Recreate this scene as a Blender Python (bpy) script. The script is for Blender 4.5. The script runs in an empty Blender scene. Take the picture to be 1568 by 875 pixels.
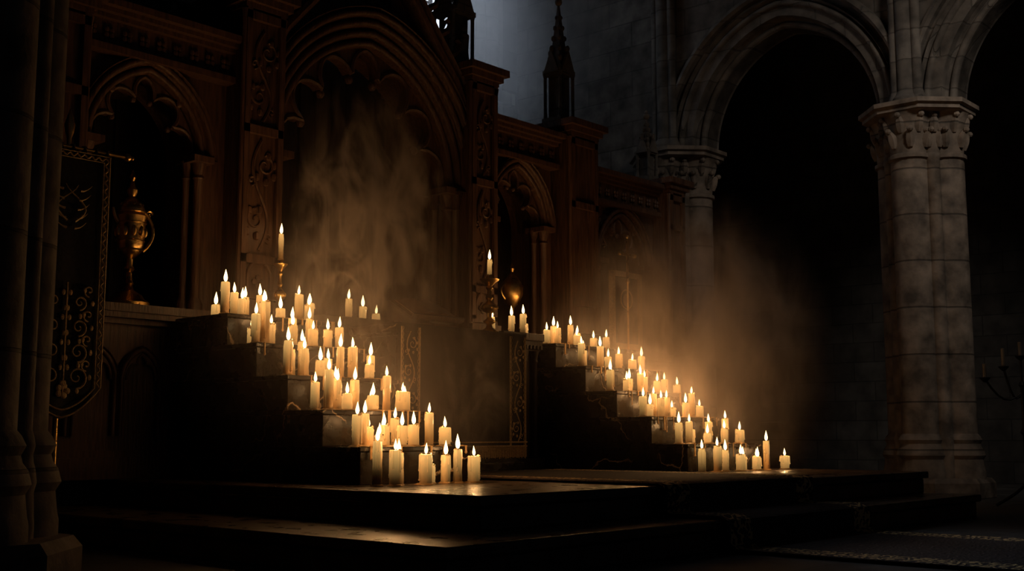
import bpy, math, random
from mathutils import Vector, Matrix
R = random.Random(7)
pi = math.pi
scene = bpy.context.scene
scene.view_settings.view_transform = 'Standard'
scene.view_settings.look = 'None'

# ------------------------------------------------------------ materials
def mat_new(name):
    m = bpy.data.materials.new(name); m.use_nodes = True
    nt = m.node_tree
    for n in list(nt.nodes): nt.nodes.remove(n)
    out = nt.nodes.new('ShaderNodeOutputMaterial')
    return m, nt, out

def principled(name, c1, c2, rough=.5, metal=0, scale=4, stretch=(1,1,1), bump=.2, detail=6, r2=None, blocks=None, spec=.5, distort=0.0, mortar=.55, lo=.3, hi=.7):
    m, nt, out = mat_new(name)
    N = nt.nodes.new; L = nt.links.new
    bs = N('ShaderNodeBsdfPrincipled'); L(bs.outputs[0], out.inputs[0])
    tc = N('ShaderNodeTexCoord'); mp = N('ShaderNodeMapping'); mp.inputs['Scale'].default_value = stretch
    L(tc.outputs['Object'], mp.inputs[0])
    no = N('ShaderNodeTexNoise'); no.inputs['Scale'].default_value = scale; no.inputs['Detail'].default_value = detail
    no.inputs['Distortion'].default_value = distort
    L(mp.outputs[0], no.inputs[0])
    cr = N('ShaderNodeValToRGB'); cr.color_ramp.elements[0].position = lo; cr.color_ramp.elements[1].position = hi
    cr.color_ramp.elements[0].color = (*c1, 1); cr.color_ramp.elements[1].color = (*c2, 1)
    L(no.outputs[0], cr.inputs[0])
    col = cr.outputs[0]; hgt = no.outputs[0]
    if blocks:
        sx = N('ShaderNodeSeparateXYZ'); L(tc.outputs['Object'], sx.inputs[0])
        cb = N('ShaderNodeCombineXYZ')
        if blocks[2] == 'wall':
            ad = N('ShaderNodeMath'); ad.operation = 'ADD'; L(sx.outputs[0], ad.inputs[0]); L(sx.outputs[1], ad.inputs[1])
            L(ad.outputs[0], cb.inputs[0]); L(sx.outputs[2], cb.inputs[1])
        else:
            L(sx.outputs[0], cb.inputs[0]); L(sx.outputs[1], cb.inputs[1])
        br = N('ShaderNodeTexBrick'); br.inputs['Scale'].default_value = 1
        br.inputs['Brick Width'].default_value = blocks[0]; br.inputs['Row Height'].default_value = blocks[1]
        br.inputs['Mortar Size'].default_value = .012; br.inputs['Mortar Smooth'].default_value = .3
        br.inputs['Color1'].default_value = (1,1,1,1); br.inputs['Color2'].default_value = (.72,.7,.68,1)
        br.inputs['Mortar'].default_value = (mortar,mortar,mortar,1)
        L(cb.outputs[0], br.inputs[0])
        mx = N('ShaderNodeMix'); mx.data_type = 'RGBA'; mx.blend_type = 'MULTIPLY'; mx.inputs[0].default_value = 1
        L(col, mx.inputs[6]); L(br.outputs[0], mx.inputs[7]); col = mx.outputs[2]
        sb = N('ShaderNodeMath'); sb.operation = 'SUBTRACT'; L(no.outputs[0], sb.inputs[0]); L(br.outputs[1], sb.inputs[1]); hgt = sb.outputs[0]
    L(col, bs.inputs['Base Color'])
    bs.inputs['Roughness'].default_value = rough; bs.inputs['Metallic'].default_value = metal
    bs.inputs['Specular IOR Level'].default_value = spec
    if r2 is not None:
        mr = N('ShaderNodeMapRange'); mr.inputs['To Min'].default_value = rough; mr.inputs['To Max'].default_value = r2
        L(no.outputs[0], mr.inputs[0]); L(mr.outputs[0], bs.inputs['Roughness'])
    if bump:
        bp = N('ShaderNodeBump'); bp.inputs['Strength'].default_value = bump; bp.inputs['Distance'].default_value = .03
        L(hgt, bp.inputs['Height']); L(bp.outputs[0], bs.inputs['Normal'])
    return m

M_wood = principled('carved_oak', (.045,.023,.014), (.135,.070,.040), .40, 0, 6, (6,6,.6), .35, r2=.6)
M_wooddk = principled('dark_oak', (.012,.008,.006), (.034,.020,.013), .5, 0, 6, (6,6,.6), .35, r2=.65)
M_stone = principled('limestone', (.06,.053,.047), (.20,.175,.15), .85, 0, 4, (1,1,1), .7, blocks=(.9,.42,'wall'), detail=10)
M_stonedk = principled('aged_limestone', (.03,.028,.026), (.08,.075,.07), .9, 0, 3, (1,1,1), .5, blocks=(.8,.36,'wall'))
M_colstone = principled('column_stone', (.075,.06,.048), (.32,.255,.20), .8, 0, 4, (1,1,1), .9, blocks=(5.0,.62,'wall'), mortar=.35, detail=12)
M_floor = principled('floor_slabs', (.04,.038,.036), (.10,.095,.09), .38, 0, 3, (1,1,1), .4, r2=.7, blocks=(1.0,.7,'floor'))
M_slab = principled('platform_stone', (.035,.024,.017), (.13,.09,.06), .12, 0, 5, (1,1,1), .45, r2=.5)
M_brass = principled('aged_brass', (.5,.29,.09), (.95,.62,.22), .2, 1, 9, (1,1,1), .12, r2=.4)
M_gold = principled('gold_thread', (.36,.24,.11), (.65,.45,.22), .5, .2, 60, (1,1,1), .4)
M_velvet = principled('black_velvet', (.006,.005,.006), (.016,.012,.012), .8, 0, 30, (1,1,1), .2)
M_paper = principled('parchment', (.26,.15,.08), (.36,.22,.12), .7, 0, 12, (1,1,1), .1)
M_leather = principled('leather', (.06,.025,.012), (.12,.05,.022), .5, 0, 20, (1,1,1), .3)
M_iron = principled('wrought_iron', (.012,.012,.012), (.03,.028,.026), .5, .8, 14, (1,1,1), .3)
M_plainwax = principled('cold_wax', (.10,.085,.065), (.15,.125,.10), .5, 0, 14, (1,1,1), .1)
M_wick = principled('charred_wick', (.01,.008,.006), (.02,.015,.01), .9)

def marble():
    m, nt, out = mat_new('black_marble'); N = nt.nodes.new; L = nt.links.new
    bs = N('ShaderNodeBsdfPrincipled'); L(bs.outputs[0], out.inputs[0])
    tc = N('ShaderNodeTexCoord')
    no = N('ShaderNodeTexNoise'); no.inputs['Scale'].default_value = 2.0; no.inputs['Detail'].default_value = 7
    L(tc.outputs['Object'], no.inputs[0])
    mx = N('ShaderNodeMix'); mx.data_type = 'RGBA'; mx.inputs[0].default_value = .45
    L(tc.outputs['Object'], mx.inputs[6]); L(no.outputs[1], mx.inputs[7])
    vo = N('ShaderNodeTexVoronoi'); vo.feature = 'DISTANCE_TO_EDGE'; vo.inputs['Scale'].default_value = 1.8
    L(mx.outputs[2], vo.inputs[0])
    cr = N('ShaderNodeValToRGB'); e = cr.color_ramp.elements
    e[0].position = 0; e[0].color = (1,1,1,1); e[1].position = .010; e[1].color = (0,0,0,1)
    L(vo.outputs[0], cr.inputs[0])
    n3 = N('ShaderNodeTexNoise'); n3.inputs['Scale'].default_value = 1.6; L(tc.outputs['Object'], n3.inputs[0])
    mk = N('ShaderNodeMapRange'); mk.inputs['From Min'].default_value=.44; mk.inputs['From Max'].default_value=.56; L(n3.outputs[0], mk.inputs[0])
    mm = N('ShaderNodeMath'); mm.operation='MULTIPLY'; L(cr.outputs[0], mm.inputs[0]); L(mk.outputs[0], mm.inputs[1])
    m2 = N('ShaderNodeMix'); m2.data_type='RGBA'; L(mm.outputs[0], m2.inputs[0]); m2.inputs[6].default_value=(.009,.0065,.005,1); m2.inputs[7].default_value=(.42,.30,.19,1)
    L(m2.outputs[2], bs.inputs['Base Color']); bs.inputs['Specular IOR Level'].default_value=.22
    n2 = N('ShaderNodeTexNoise'); n2.inputs['Scale'].default_value = 9; n2.inputs['Detail'].default_value = 6; L(tc.outputs['Object'], n2.inputs[0])
    mr = N('ShaderNodeMapRange'); mr.inputs['From Min'].default_value=.3; mr.inputs['From Max'].default_value=.7; mr.inputs['To Min'].default_value=.15; mr.inputs['To Max'].default_value=.40
    L(n2.outputs[0], mr.inputs[0]); L(mr.outputs[0], bs.inputs['Roughness'])
    bp = N('ShaderNodeBump'); bp.inputs['Strength'].default_value = .35; bp.inputs['Distance'].default_value = .02
    L(n2.outputs[0], bp.inputs['Height']); L(bp.outputs[0], bs.inputs['Normal'])
    return m
M_marble = marble()

def wax():
    m, nt, out = mat_new('beeswax'); N = nt.nodes.new; L = nt.links.new
    bs = N('ShaderNodeBsdfPrincipled'); L(bs.outputs[0], out.inputs[0])
    bs.inputs['Base Color'].default_value = (.50,.30,.12,1); bs.inputs['Roughness'].default_value = .42
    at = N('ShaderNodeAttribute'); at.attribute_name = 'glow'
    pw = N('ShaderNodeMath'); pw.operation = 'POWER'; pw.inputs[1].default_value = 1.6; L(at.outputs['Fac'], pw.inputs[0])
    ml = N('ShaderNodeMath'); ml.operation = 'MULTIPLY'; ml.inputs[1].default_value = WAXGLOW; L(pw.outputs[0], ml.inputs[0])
    bs.inputs['Emission Color'].default_value = (1,.55,.16,1); L(ml.outputs[0], bs.inputs['Emission Strength'])  # flame light inside the wax, put in as emission fading down the candle
    tc = N('ShaderNodeTexCoord'); no = N('ShaderNodeTexNoise'); no.inputs['Scale'].default_value = 25
    L(tc.outputs['Object'], no.inputs[0])
    bp = N('ShaderNodeBump'); bp.inputs['Strength'].default_value = .4; bp.inputs['Distance'].default_value = .014
    L(no.outputs[0], bp.inputs['Height']); L(bp.outputs[0], bs.inputs['Normal'])
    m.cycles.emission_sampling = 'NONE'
    return m
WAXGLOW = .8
M_wax = wax()
def emis(name, c, s, sampling='NONE'):
    m, nt, out = mat_new(name); e = nt.nodes.new('ShaderNodeEmission')
    e.inputs[0].default_value = (*c,1); e.inputs[1].default_value = s
    nt.links.new(e.outputs[0], out.inputs[0]); m.cycles.emission_sampling = sampling
    return m
M_flame = emis('candle_flame', (1,.70,.30), 5)
M_glass = emis('moonlit_glass', (.78,.87,1), 1.6)

def carpet():
    m, nt, out = mat_new('woven_carpet'); N = nt.nodes.new; L = nt.links.new
    bs = N('ShaderNodeBsdfPrincipled'); L(bs.outputs[0], out.inputs[0])
    tc = N('ShaderNodeTexCoord'); at = N('ShaderNodeAttribute'); at.attribute_name = 'glow'
    wv = N('ShaderNodeTexWave'); wv.wave_type = 'RINGS'; wv.inputs['Scale'].default_value = 5; wv.inputs['Distortion'].default_value = 11
    wv.inputs['Detail Scale'].default_value = 2.5
    L(tc.outputs['Object'], wv.inputs[0])
    gt = N('ShaderNodeMath'); gt.operation = 'GREATER_THAN'; gt.inputs[1].default_value = .62; L(wv.outputs[1], gt.inputs[0])
    ml = N('ShaderNodeMath'); ml.operation = 'MULTIPLY'; L(gt.outputs[0], ml.inputs[0]); L(at.outputs['Fac'], ml.inputs[1])
    mx = N('ShaderNodeMix'); mx.data_type = 'RGBA'; L(ml.outputs[0], mx.inputs[0])
    mx.inputs[6].default_value = (.028,.014,.010,1); mx.inputs[7].default_value = (.62,.42,.18,1)
    L(mx.outputs[2], bs.inputs['Base Color']); bs.inputs['Roughness'].default_value = .8
    bp = N('ShaderNodeBump'); bp.inputs['Strength'].default_value = .4; bp.inputs['Distance'].default_value = .01
    L(wv.outputs[1], bp.inputs['Height']); L(bp.outputs[0], bs.inputs['Normal'])
    return m
M_carpet = carpet()

# ------------------------------------------------------------ mesh builder
class MB:
    def __init__(s): s.v=[]; s.f=[]; s.m=[]; s.g=[]
    def add(s, vs, fs, mat=0, glow=None):
        o=len(s.v); s.v += [tuple(p) for p in vs]
        s.g += glow if glow is not None else [0.0]*len(vs)
        for f in fs: s.f.append(tuple(i+o for i in f)); s.m.append(mat)
    def box(s,x0,x1,y0,y1,z0,z1,mat=0):
        s.add([(x0,y0,z0),(x1,y0,z0),(x1,y1,z0),(x0,y1,z0),(x0,y0,z1),(x1,y0,z1),(x1,y1,z1),(x0,y1,z1)],
              [(0,3,2,1),(4,5,6,7),(0,1,5,4),(1,2,6,5),(2,3,7,6),(3,0,4,7)],mat)
    def lathe(s,cx,cy,prof,seg=24,mat=0,glow=None,lobes=0,amp=0,off=None,sq=None):
        vs=[];fs=[];gl=[]
        n=len(prof)
        for k,(r,z) in enumerate(prof):
            ox,oy = off(k) if off else (0,0)
            for i in range(seg):
                a=2*pi*i/seg+(pi/seg if sq else 0); rr=r*(1+amp*math.cos(lobes*a)) if lobes else r
                vs.append((cx+ox+rr*math.cos(a),cy+oy+rr*math.sin(a),z)); gl.append(glow[k] if glow else 0.0)
        for k in range(n-1):
            for i in range(seg):
                j=(i+1)%seg; fs.append((k*seg+i,k*seg+j,(k+1)*seg+j,(k+1)*seg+i))
        fs.append(tuple(range(seg-1,-1,-1))); fs.append(tuple((n-1)*seg+i for i in range(seg)))
        s.add(vs,fs,mat,gl)
    def tube(s,pts,r,seg=6,mat=0,taper=None):
        P=[Vector(p) for p in pts]; n=len(P)
        if n<2: return
        vs=[];fs=[]
        t=(P[1]-P[0]).normalized(); up=Vector((0,0,1)) if abs(t.z)<.9 else Vector((1,0,0))
        nx=t.cross(up).normalized()
        for k in range(n):
            t=(P[min(k+1,n-1)]-P[max(k-1,0)]).normalized()
            nx=(nx-t*nx.dot(t)); nx = nx.normalized() if nx.length>1e-6 else t.orthogonal().normalized()
            ny=t.cross(nx); rr=r*(taper(k/(n-1)) if taper else 1)
            for i in range(seg):
                a=2*pi*i/seg; vs.append(P[k]+nx*math.cos(a)*rr+ny*math.sin(a)*rr)
        for k in range(n-1):
            for i in range(seg):
                j=(i+1)%seg; fs.append((k*seg+i,k*seg+j,(k+1)*seg+j,(k+1)*seg+i))
        fs.append(tuple(range(seg-1,-1,-1))); fs.append(tuple((n-1)*seg+i for i in range(seg)))
        s.add(vs,fs,mat)
    def ball(s,c,rx,ry=None,rz=None,mat=0,seg=10,rings=6):
        ry=ry or rx; rz=rz or rx
        vs=[(c[0],c[1],c[2]-rz)];fs=[]
        for k in range(1,rings):
            a=-pi/2+pi*k/rings
            for i in range(seg):
                b=2*pi*i/seg; vs.append((c[0]+rx*math.cos(a)*math.cos(b),c[1]+ry*math.cos(a)*math.sin(b),c[2]+rz*math.sin(a)))
        vs.append((c[0],c[1],c[2]+rz)); top=len(vs)-1
        for i in range(seg):
            j=(i+1)%seg; fs.append((0,1+j,1+i)); fs.append((top,1+(rings-2)*seg+i,1+(rings-2)*seg+j))
            for k in range(rings-2): fs.append((1+k*seg+i,1+k*seg+j,1+(k+1)*seg+j,1+(k+1)*seg+i))
        s.add(vs,fs,mat)
    def prism(s,poly,Mf,d0,d1,mat=0):
        n=len(poly); vs=[Mf(u,d0,z) for u,z in poly]+[Mf(u,d1,z) for u,z in poly]
        fs=[tuple(range(n)),tuple(range(2*n-1,n-1,-1))]+[(i,i+n,(i+1)%n+n,(i+1)%n) for i in range(n)]
        s.add(vs,fs,mat)
    def strip(s,A,B,Mf,d0,d1,mat=0):
        n=len(A); vs=[];fs=[]
        for (a,b) in zip(A,B): vs += [Mf(a[0],d0,a[1]),Mf(b[0],d0,b[1]),Mf(b[0],d1,b[1]),Mf(a[0],d1,a[1])]
        for i in range(n-1):
            o=i*4;p=o+4
            for k in range(4): fs.append((o+k,o+(k+1)%4,p+(k+1)%4,p+k))
        fs.append((0,1,2,3)); fs.append((4*n-1,4*n-2,4*n-3,4*n-4))
        s.add(vs,fs,mat)
    def sweep(s,path,prof,Mf,mat=0):
        n=len(path); vs=[];fs=[];k=len(prof)
        for i,(u,z) in enumerate(path):
            a=path[max(i-1,0)];b=path[min(i+1,n-1)]
            tu,tz=b[0]-a[0],b[1]-a[1]; l=math.hypot(tu,tz) or 1
            nu,nz=-tz/l,tu/l
            for (o,d) in prof: vs.append(Mf(u+nu*o,d,z+nz*o))
        for i in range(n-1):
            for j in range(k-1): fs.append((i*k+j,i*k+j+1,(i+1)*k+j+1,(i+1)*k+j))
        s.add(vs,fs,mat)
    def build(s,name,mats,bevel=0,angle=35,parent=None,glow=False):
        me=bpy.data.meshes.new(name); me.from_pydata(s.v,[],s.f)
        for m in mats: me.materials.append(m)
        me.polygons.foreach_set('material_index',s.m)
        if glow:
            at=me.attributes.new('glow','FLOAT','POINT'); at.data.foreach_set('value',s.g)
        me.update()
        import bmesh
        bm=bmesh.new(); bm.from_mesh(me); bmesh.ops.recalc_face_normals(bm,faces=bm.faces); bm.to_mesh(me); bm.free()
        me.shade_smooth(); me.set_sharp_from_angle(angle=math.radians(angle))
        ob=bpy.data.objects.new(name,me); scene.collection.objects.link(ob)
        if bevel:
            b=ob.modifiers.new('bev','BEVEL'); b.width=bevel; b.segments=2; b.limit_method='ANGLE'; b.angle_limit=math.radians(40)
        if parent: ob.parent=parent
        return ob

def arch(w,h,z0,cx=0,n=18):
    a=(h*h-w*w)/(2*w); Rr=a+w; th=math.asin(h/Rr); L=[]
    for i in range(n+1):
        t=th*i/n; L.append((cx+a-Rr*math.cos(t),z0+Rr*math.sin(t)))
    for i in range(n-1,-1,-1):
        t=th*i/n; L.append((cx-a+Rr*math.cos(t),z0+Rr*math.sin(t)))
    return L
def rolls(n,w,step,base=0,d0=.3):
    P=[(-.0,d0)]; o=0; d=base
    for k in range(n):
        P.append((o,d+w*.3))
        for i in range(7):
            t=pi*i/6; P.append((o+w*.5-w*.45*math.cos(t),d-w*.45*math.sin(t)))
        P.append((o+w,d+w*.3)); o+=w; d-=step
        P.append((o+w*.35,d+w*.3)); o+=w*.35
    return P,o
def arch_wall(mb,Mf,u0,u1,z0,z1,c,w,zs,h,d0,d1,mat=0):
    A=arch(w,h,zs,c)
    if zs-z0>.001:
        mb.prism([(u0,z0),(c-w,z0),(c-w,zs),(u0,zs)],Mf,d0,d1,mat)
        mb.prism([(c+w,z0),(u1,z0),(u1,zs),(c+w,zs)],Mf,d0,d1,mat)
    mb.prism([(u0,zs),(c-w,zs),(c-w,z1),(u0,z1)],Mf,d0,d1,mat)
    mb.prism([(c+w,zs),(u1,zs),(u1,z1),(c+w,z1)],Mf,d0,d1,mat)
    mb.strip(A,[(a[0],z1) for a in A],Mf,d0,d1,mat)
def cusps(mb,Mf,c,w,zs,h,depth,n,d0,d1,mat=0,bead=.018,tip=.035):
    A=arch(w,h,zs,c,30); N=len(A)
    acc=[0]
    for i in range(1,N): acc.append(acc[-1]+math.hypot(A[i][0]-A[i-1][0],A[i][1]-A[i-1][1]))
    T=acc[-1]; B=[]; O=[]
    M=N*3
    def at(s):
        for i in range(1,N):
            if acc[i]>=s-1e-9:
                f=(s-acc[i-1])/(acc[i]-acc[i-1]); p=(A[i-1][0]+f*(A[i][0]-A[i-1][0]),A[i-1][1]+f*(A[i][1]-A[i-1][1]))
                tu,tz=A[i][0]-A[i-1][0],A[i][1]-A[i-1][1]; l=math.hypot(tu,tz)
                return p,(tz/l,-tu/l)
    for k in range(M+1):
        s=T*k/M; p,nn=at(s); sn=abs(math.sin(n*pi*k/M))
        o=.02+depth*(1-sn**.55)
        if k<M/n*.4 or k>M-M/n*.4: o=.02
        O.append(p); B.append((p[0]+nn[0]*o,p[1]+nn[1]*o))
    mb.strip(O,B,Mf,d0,d1,mat)
    mb.tube([Mf(b[0],d0-.005,b[1]) for b in B],bead,6,mat)
    for k in range(1,n):
        s=T*k/n; p,nn=at(s); o=.02+depth
        q=Mf(p[0]+nn[0]*o,(d0+d1)/2,p[1]+nn[1]*o); mb.ball(q,tip,tip,tip,mat,8,5)
def scroll(c,r,turns,dirn,start,n=22,r1=.12):
    return [(c[0]+(r*(1-t)+r*r1*t)*math.cos(start+dirn*2*pi*turns*t),c[1]+(r*(1-t)+r*r1*t)*math.sin(start+dirn*2*pi*turns*t)) for t in [i/n for i in range(n+1)]]
def vine(mb,Mf,u,z0,z1,w,d,r,mat,per=None):
    per=per or w*1.3; n=max(2,int((z1-z0)/per)); per=(z1-z0)/n
    P=[(u+w*.28*math.sin(pi*(i/10)),z0+per*i/10) for i in range(n*10+1)]
    mb.tube([Mf(a,d,b) for a,b in P],r,5,mat)
    for k in range(n):
        sg=1 if k%2==0 else -1
        zc=z0+per*(k+.5)
        mb.tube([Mf(a,d,b) for a,b in scroll((u-sg*w*.14,zc+per*.05),w*.32,1.3,sg,pi/2)],r*.85,5,mat,lambda t:1-.5*t)
        mb.tube([Mf(a,d,b) for a,b in scroll((u+sg*w*.32,zc-per*.25),w*.16,1.1,-sg,-pi/2)],r*.7,5,mat)
        for q in range(5):
            a=pi*.4+q*.9*sg; c=Mf(u-sg*w*.14+w*.40*math.cos(a),d,zc+w*.40*math.sin(a)); mb.ball(c,r*2.1,r*1.6,r*2.6,mat,6,4)

# ------------------------------------------------------------ frames
Y0=9.30
MR=lambda u,d,z:(u,Y0+d,z)
XA=15.5
MA=lambda u,d,z:(XA+d,-u,z)
P=.44

# ------------------------------------------------------------ room
mb=MB(); mb.box(-5,21,-5,14,-.2,0); mb.build('floor',[M_floor])
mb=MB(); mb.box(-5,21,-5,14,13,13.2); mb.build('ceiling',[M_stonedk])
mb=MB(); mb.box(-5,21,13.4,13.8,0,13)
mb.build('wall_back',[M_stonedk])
mb=MB()
for x in (6.2,8.4,11.65,14.4,16.4,18.4):
    for dx,r in ((-.22,.09),(0,.16),(.22,.09)): mb.lathe(x+dx,13.35,[(r*1.4,0),(r*1.4,.3),(r,.4),(r,12.95)],14)
    mb.box(x-.45,x+.45,13.15,13.4,6.5,6.7)
mb.build('wall_shafts',[M_stone])
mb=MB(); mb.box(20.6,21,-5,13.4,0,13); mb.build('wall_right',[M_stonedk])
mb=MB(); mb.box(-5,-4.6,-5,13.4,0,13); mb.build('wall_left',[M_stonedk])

def lancet(i,x,z):
    mb=MB(); MB_=lambda u,d,zz:(u,13.38+d,zz)
    A=arch(.42,.8,z+3.4,x); poly=[(x-.42,z)]+A+[(x+.42,z)]
    mb.prism(poly,MB_,-.03,.0,1)
    pr,o=rolls(2,.09,.03,-.06,.02); path=[(x-.42,z)]+A+[(x+.42,z)]
    mb.sweep(path,pr,MB_,0)
    mb.box(x-.025,x+.025,13.30,13.35,z,z+4.1,0)
    for k in range(5): mb.box(x-.42,x+.42,13.32,13.35,z+.6+.7*k,z+.63+.7*k,0)
    mb.box(x-.65,x+.65,13.15,13.4,z-.16,z,0)
    mb.build('window_%d'%i,[M_stone,M_glass])
lancet(1,12.95,7.25); lancet(2,10.3,7.1)

# ------------------------------------------------------------ platform
mb=MB()
def slabstep(x0,x1,y0,y1,z0,z1):
    mb.box(x0+.04,x1-.04,y0+.04,y1,z0,z1-.07); mb.box(x0,x1,y0,y1,z1-.07,z1)
slabstep(4.45,12.05,4.42,9.6,0,.22)
slabstep(5.25,12.0,4.93,9.6,.22,P)
ob=mb.build('altar_platform',[M_slab],bevel=.015)

def runner(name,x0,x1,prof,z_off=.012):
    mb=MB(); bw=.32; xs=[x0,x0+.03,x0+.031,x0+bw,x0+bw+.001,x1-bw-.001,x1-bw,x1-.031,x1-.03,x1]; gl=[0,0,1,1,0,0,1,1,0,0]
    vs=[];g=[];fs=[]
    for (y,z) in prof:
        for x,q in zip(xs,gl): vs.append((x,y,z)); g.append(float(q))
    k=len(xs)
    for i in range(len(prof)-1):
        for j in range(k-1): fs.append((i*k+j,i*k+j+1,(i+1)*k+j+1,(i+1)*k+j))
    mb.add(vs,fs,0,g); ob=mb.build(name,[M_carpet],glow=True)
    so=ob.modifiers.new('s','SOLIDIFY'); so.thickness=.012; so.offset=1
    return ob
e=.016
prof=[(7.7,P+e),(6,P+e),(4.95,P+e),(4.90,P),(4.885,P-.05),(4.90,.25),(4.87,.22+e),(4.45,.22+e),(4.39,.21),(4.375,.15),(4.38,.05),(4.33,e),(3.5,e),(1.2,e)]
runner('carpet_runner',7.15,9.4,prof)

# ------------------------------------------------------------ marble stairs
NOS=[6.6,7.04,7.48,7.9,8.32]; HT=[.28,.56,.84,1.12,1.39]
def stairs(x0,x1):
    mb=MB(); zp=P
    for y,h in zip(NOS,HT):
        z=P+h; mb.box(x0+.02,x1-.02,y+.02,9.1,zp,z-.035); mb.box(x0,x1,y,9.1,z-.035,z)
        zp=z
    return mb.build('marble_candle_stairs',[M_marble],bevel=.006)
stairs(5.74,6.95); stairs(10.08,11.6)

# ------------------------------------------------------------ candles
FC=(1,.50,.19)
class Candles:
    def __init__(s): s.mb=MB(); s.fl=[]
    def c(s,x,y,z,r,h,lit=True):
        mb=s.mb; r*=.92; rt=r*R.uniform(.84,1.0)
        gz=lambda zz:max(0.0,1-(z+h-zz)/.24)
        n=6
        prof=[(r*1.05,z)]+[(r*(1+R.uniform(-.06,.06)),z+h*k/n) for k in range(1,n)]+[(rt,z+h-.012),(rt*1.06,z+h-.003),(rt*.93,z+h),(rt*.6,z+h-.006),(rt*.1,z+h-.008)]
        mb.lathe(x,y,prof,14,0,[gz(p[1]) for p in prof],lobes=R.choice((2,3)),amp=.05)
        a0=R.uniform(0,2*pi)
        for q in range(3):
            a=a0+q*.45; mb.ball((x+rt*.86*math.cos(a),y+rt*.86*math.sin(a),z+h-.002),rt*.26,None,R.uniform(.006,.014),0,7,5)
        pr=r*R.uniform(1.3,1.75); mb.lathe(x,y,[(pr,z),(pr*.97,z+.005),(r*1.05,z+.014)],14,0,[.0,.0,.05],lobes=R.choice((3,4,5)),amp=.14)
        for k in range(R.choice((3,4,6,7))):
            a=R.uniform(0,2*pi); l=R.uniform(.15,.95)*h; dx,dy=x+r*.99*math.cos(a),y+r*.99*math.sin(a); q=R.uniform(.004,.011)
            zs=z+h-l; pf=[(q*.3,zs-.008),(q*1.35,zs),(q*.9,zs+.014),(q*.65,z+h-.01),(q*.2,z+h)]
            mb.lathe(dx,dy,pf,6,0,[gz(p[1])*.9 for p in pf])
        mb.tube([(x,y,z+h-.01),(x+.001,y,z+h+.012)],.0022,5,2)
        if lit:
            fh=R.uniform(.075,.115); fr=fh*.16; lx=R.uniform(-.007,.007)
            pf=[(fr*.25,z+h+.004),(fr*.75,z+h+.004+fh*.1),(fr,z+h+.004+fh*.27),(fr*.88,z+h+.004+fh*.45),(fr*.5,z+h+.004+fh*.7),(fr*.2,z+h+.004+fh*.88),(fr*.03,z+h+.004+fh)]
            mb.lathe(x,y,pf,10,1,off=lambda k:(lx*k*k/36.,0))
            s.fl.append((x,y,z+h+.045))
    def drips(s,x0,x1,ny,z,n):
        for k in range(n):
            x=R.uniform(x0+.03,x1-.05); q=R.uniform(.006,.012); l=R.uniform(.03,.16)
            s.mb.lathe(x,ny-.004,[(q*.4,z-l-.01),(q*1.25,z-l),(q*.8,z-l+.02),(q*.9,z-.005),(q*1.3,z+.006)],7,0,[.0]*5)
            s.mb.lathe(x,ny+.05,[(q*4,z),(q*3.6,z+.006),(q*1.5,z+.01)],10,0,[.0]*3,lobes=3,amp=.2)
    def build(s,name,power):
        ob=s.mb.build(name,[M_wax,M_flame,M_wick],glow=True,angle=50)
        for i,c in enumerate(s.fl):
            li=bpy.data.lights.new('flame_light','POINT'); li.energy=power; li.color=FC; li.shadow_soft_size=.015
            lo=bpy.data.objects.new('flame_light_%d'%i,li); lo.location=c; scene.collection.objects.link(lo); lo.parent=ob
        return ob
K=Candles()
def row(Kk,z,f,items):
    for (x,y,h,w) in items: Kk.c(x,y,z,w*f/2,h*f)
row(K,P,.0049,[(5.75,6.42,66,16),(5.87,6.36,53,19),(5.98,6.44,48,16),(6.18,6.36,46,22),(6.29,6.42,30,16),(6.47,6.44,44,16),(6.58,6.42,53,15),(6.72,6.38,42,21)])
row(K,P+HT[0],.005,[(5.83,6.74,48,16),(5.94,6.78,50,15),(6.05,6.86,30,18),(6.12,6.76,33,17),(6.22,6.88,28,16),(6.27,6.72,32,16),(6.45,6.78,34,19),(6.60,6.76,53,15),(6.80,6.78,30,20),(6.00,6.68,18,14),(6.36,6.9,44,14)])
row(K,P+HT[1],.0052,[(5.83,7.24,42,13),(5.88,7.14,60,15),(6.00,7.18,45,15),(6.12,7.2,26,18),(6.25,7.26,48,15),(6.34,7.14,24,18),(6.46,7.3,20,16),(6.54,7.2,56,13),(6.70,7.18,32,25),(6.1,7.32,50,13),(6.84,7.3,24,15)])
row(K,P+HT[2],.0054,[(5.82,7.58,52,15),(5.93,7.68,40,13),(6.0,7.6,42,15),(6.2,7.64,26,16),(6.33,7.7,30,14),(6.36,7.58,48,13),(6.53,7.62,50,15),(6.70,7.6,24,16),(6.62,7.74,36,13),(6.1,7.76,55,13),(6.82,7.72,40,13)])
row(K,P+HT[3],.0056,[(5.82,8.02,44,13),(5.94,8.06,65,15),(5.90,8.18,26,16),(6.2,8.02,32,16),(6.3,8.16,45,13),(6.42,8.02,28,17),(6.60,8.04,30,15),(6.52,8.2,48,13),(6.78,8.1,36,14),(6.08,8.16,34,14)])
row(K,P+HT[4],.0058,[(5.80,8.44,48,13),(5.99,8.46,26,14),(6.12,8.6,32,13),(6.22,8.46,24,15),(6.43,8.5,18,16),(6.60,8.46,42,14),(6.75,8.5,28,15),(6.86,8.62,34,13),(6.35,8.7,40,13),(5.92,8.75,20,13),(6.02,8.62,38,13)])
row(K,1.93,.006,[(7.46,8.78,34,12),(7.66,8.8,24,13),(7.82,8.78,14,15)])
for y,h in zip(NOS,HT): K.drips(5.74,6.95,y,P+h,7)
CA=K.build('burning_candles',4.6)
K=Candles()
f=.0067
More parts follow.
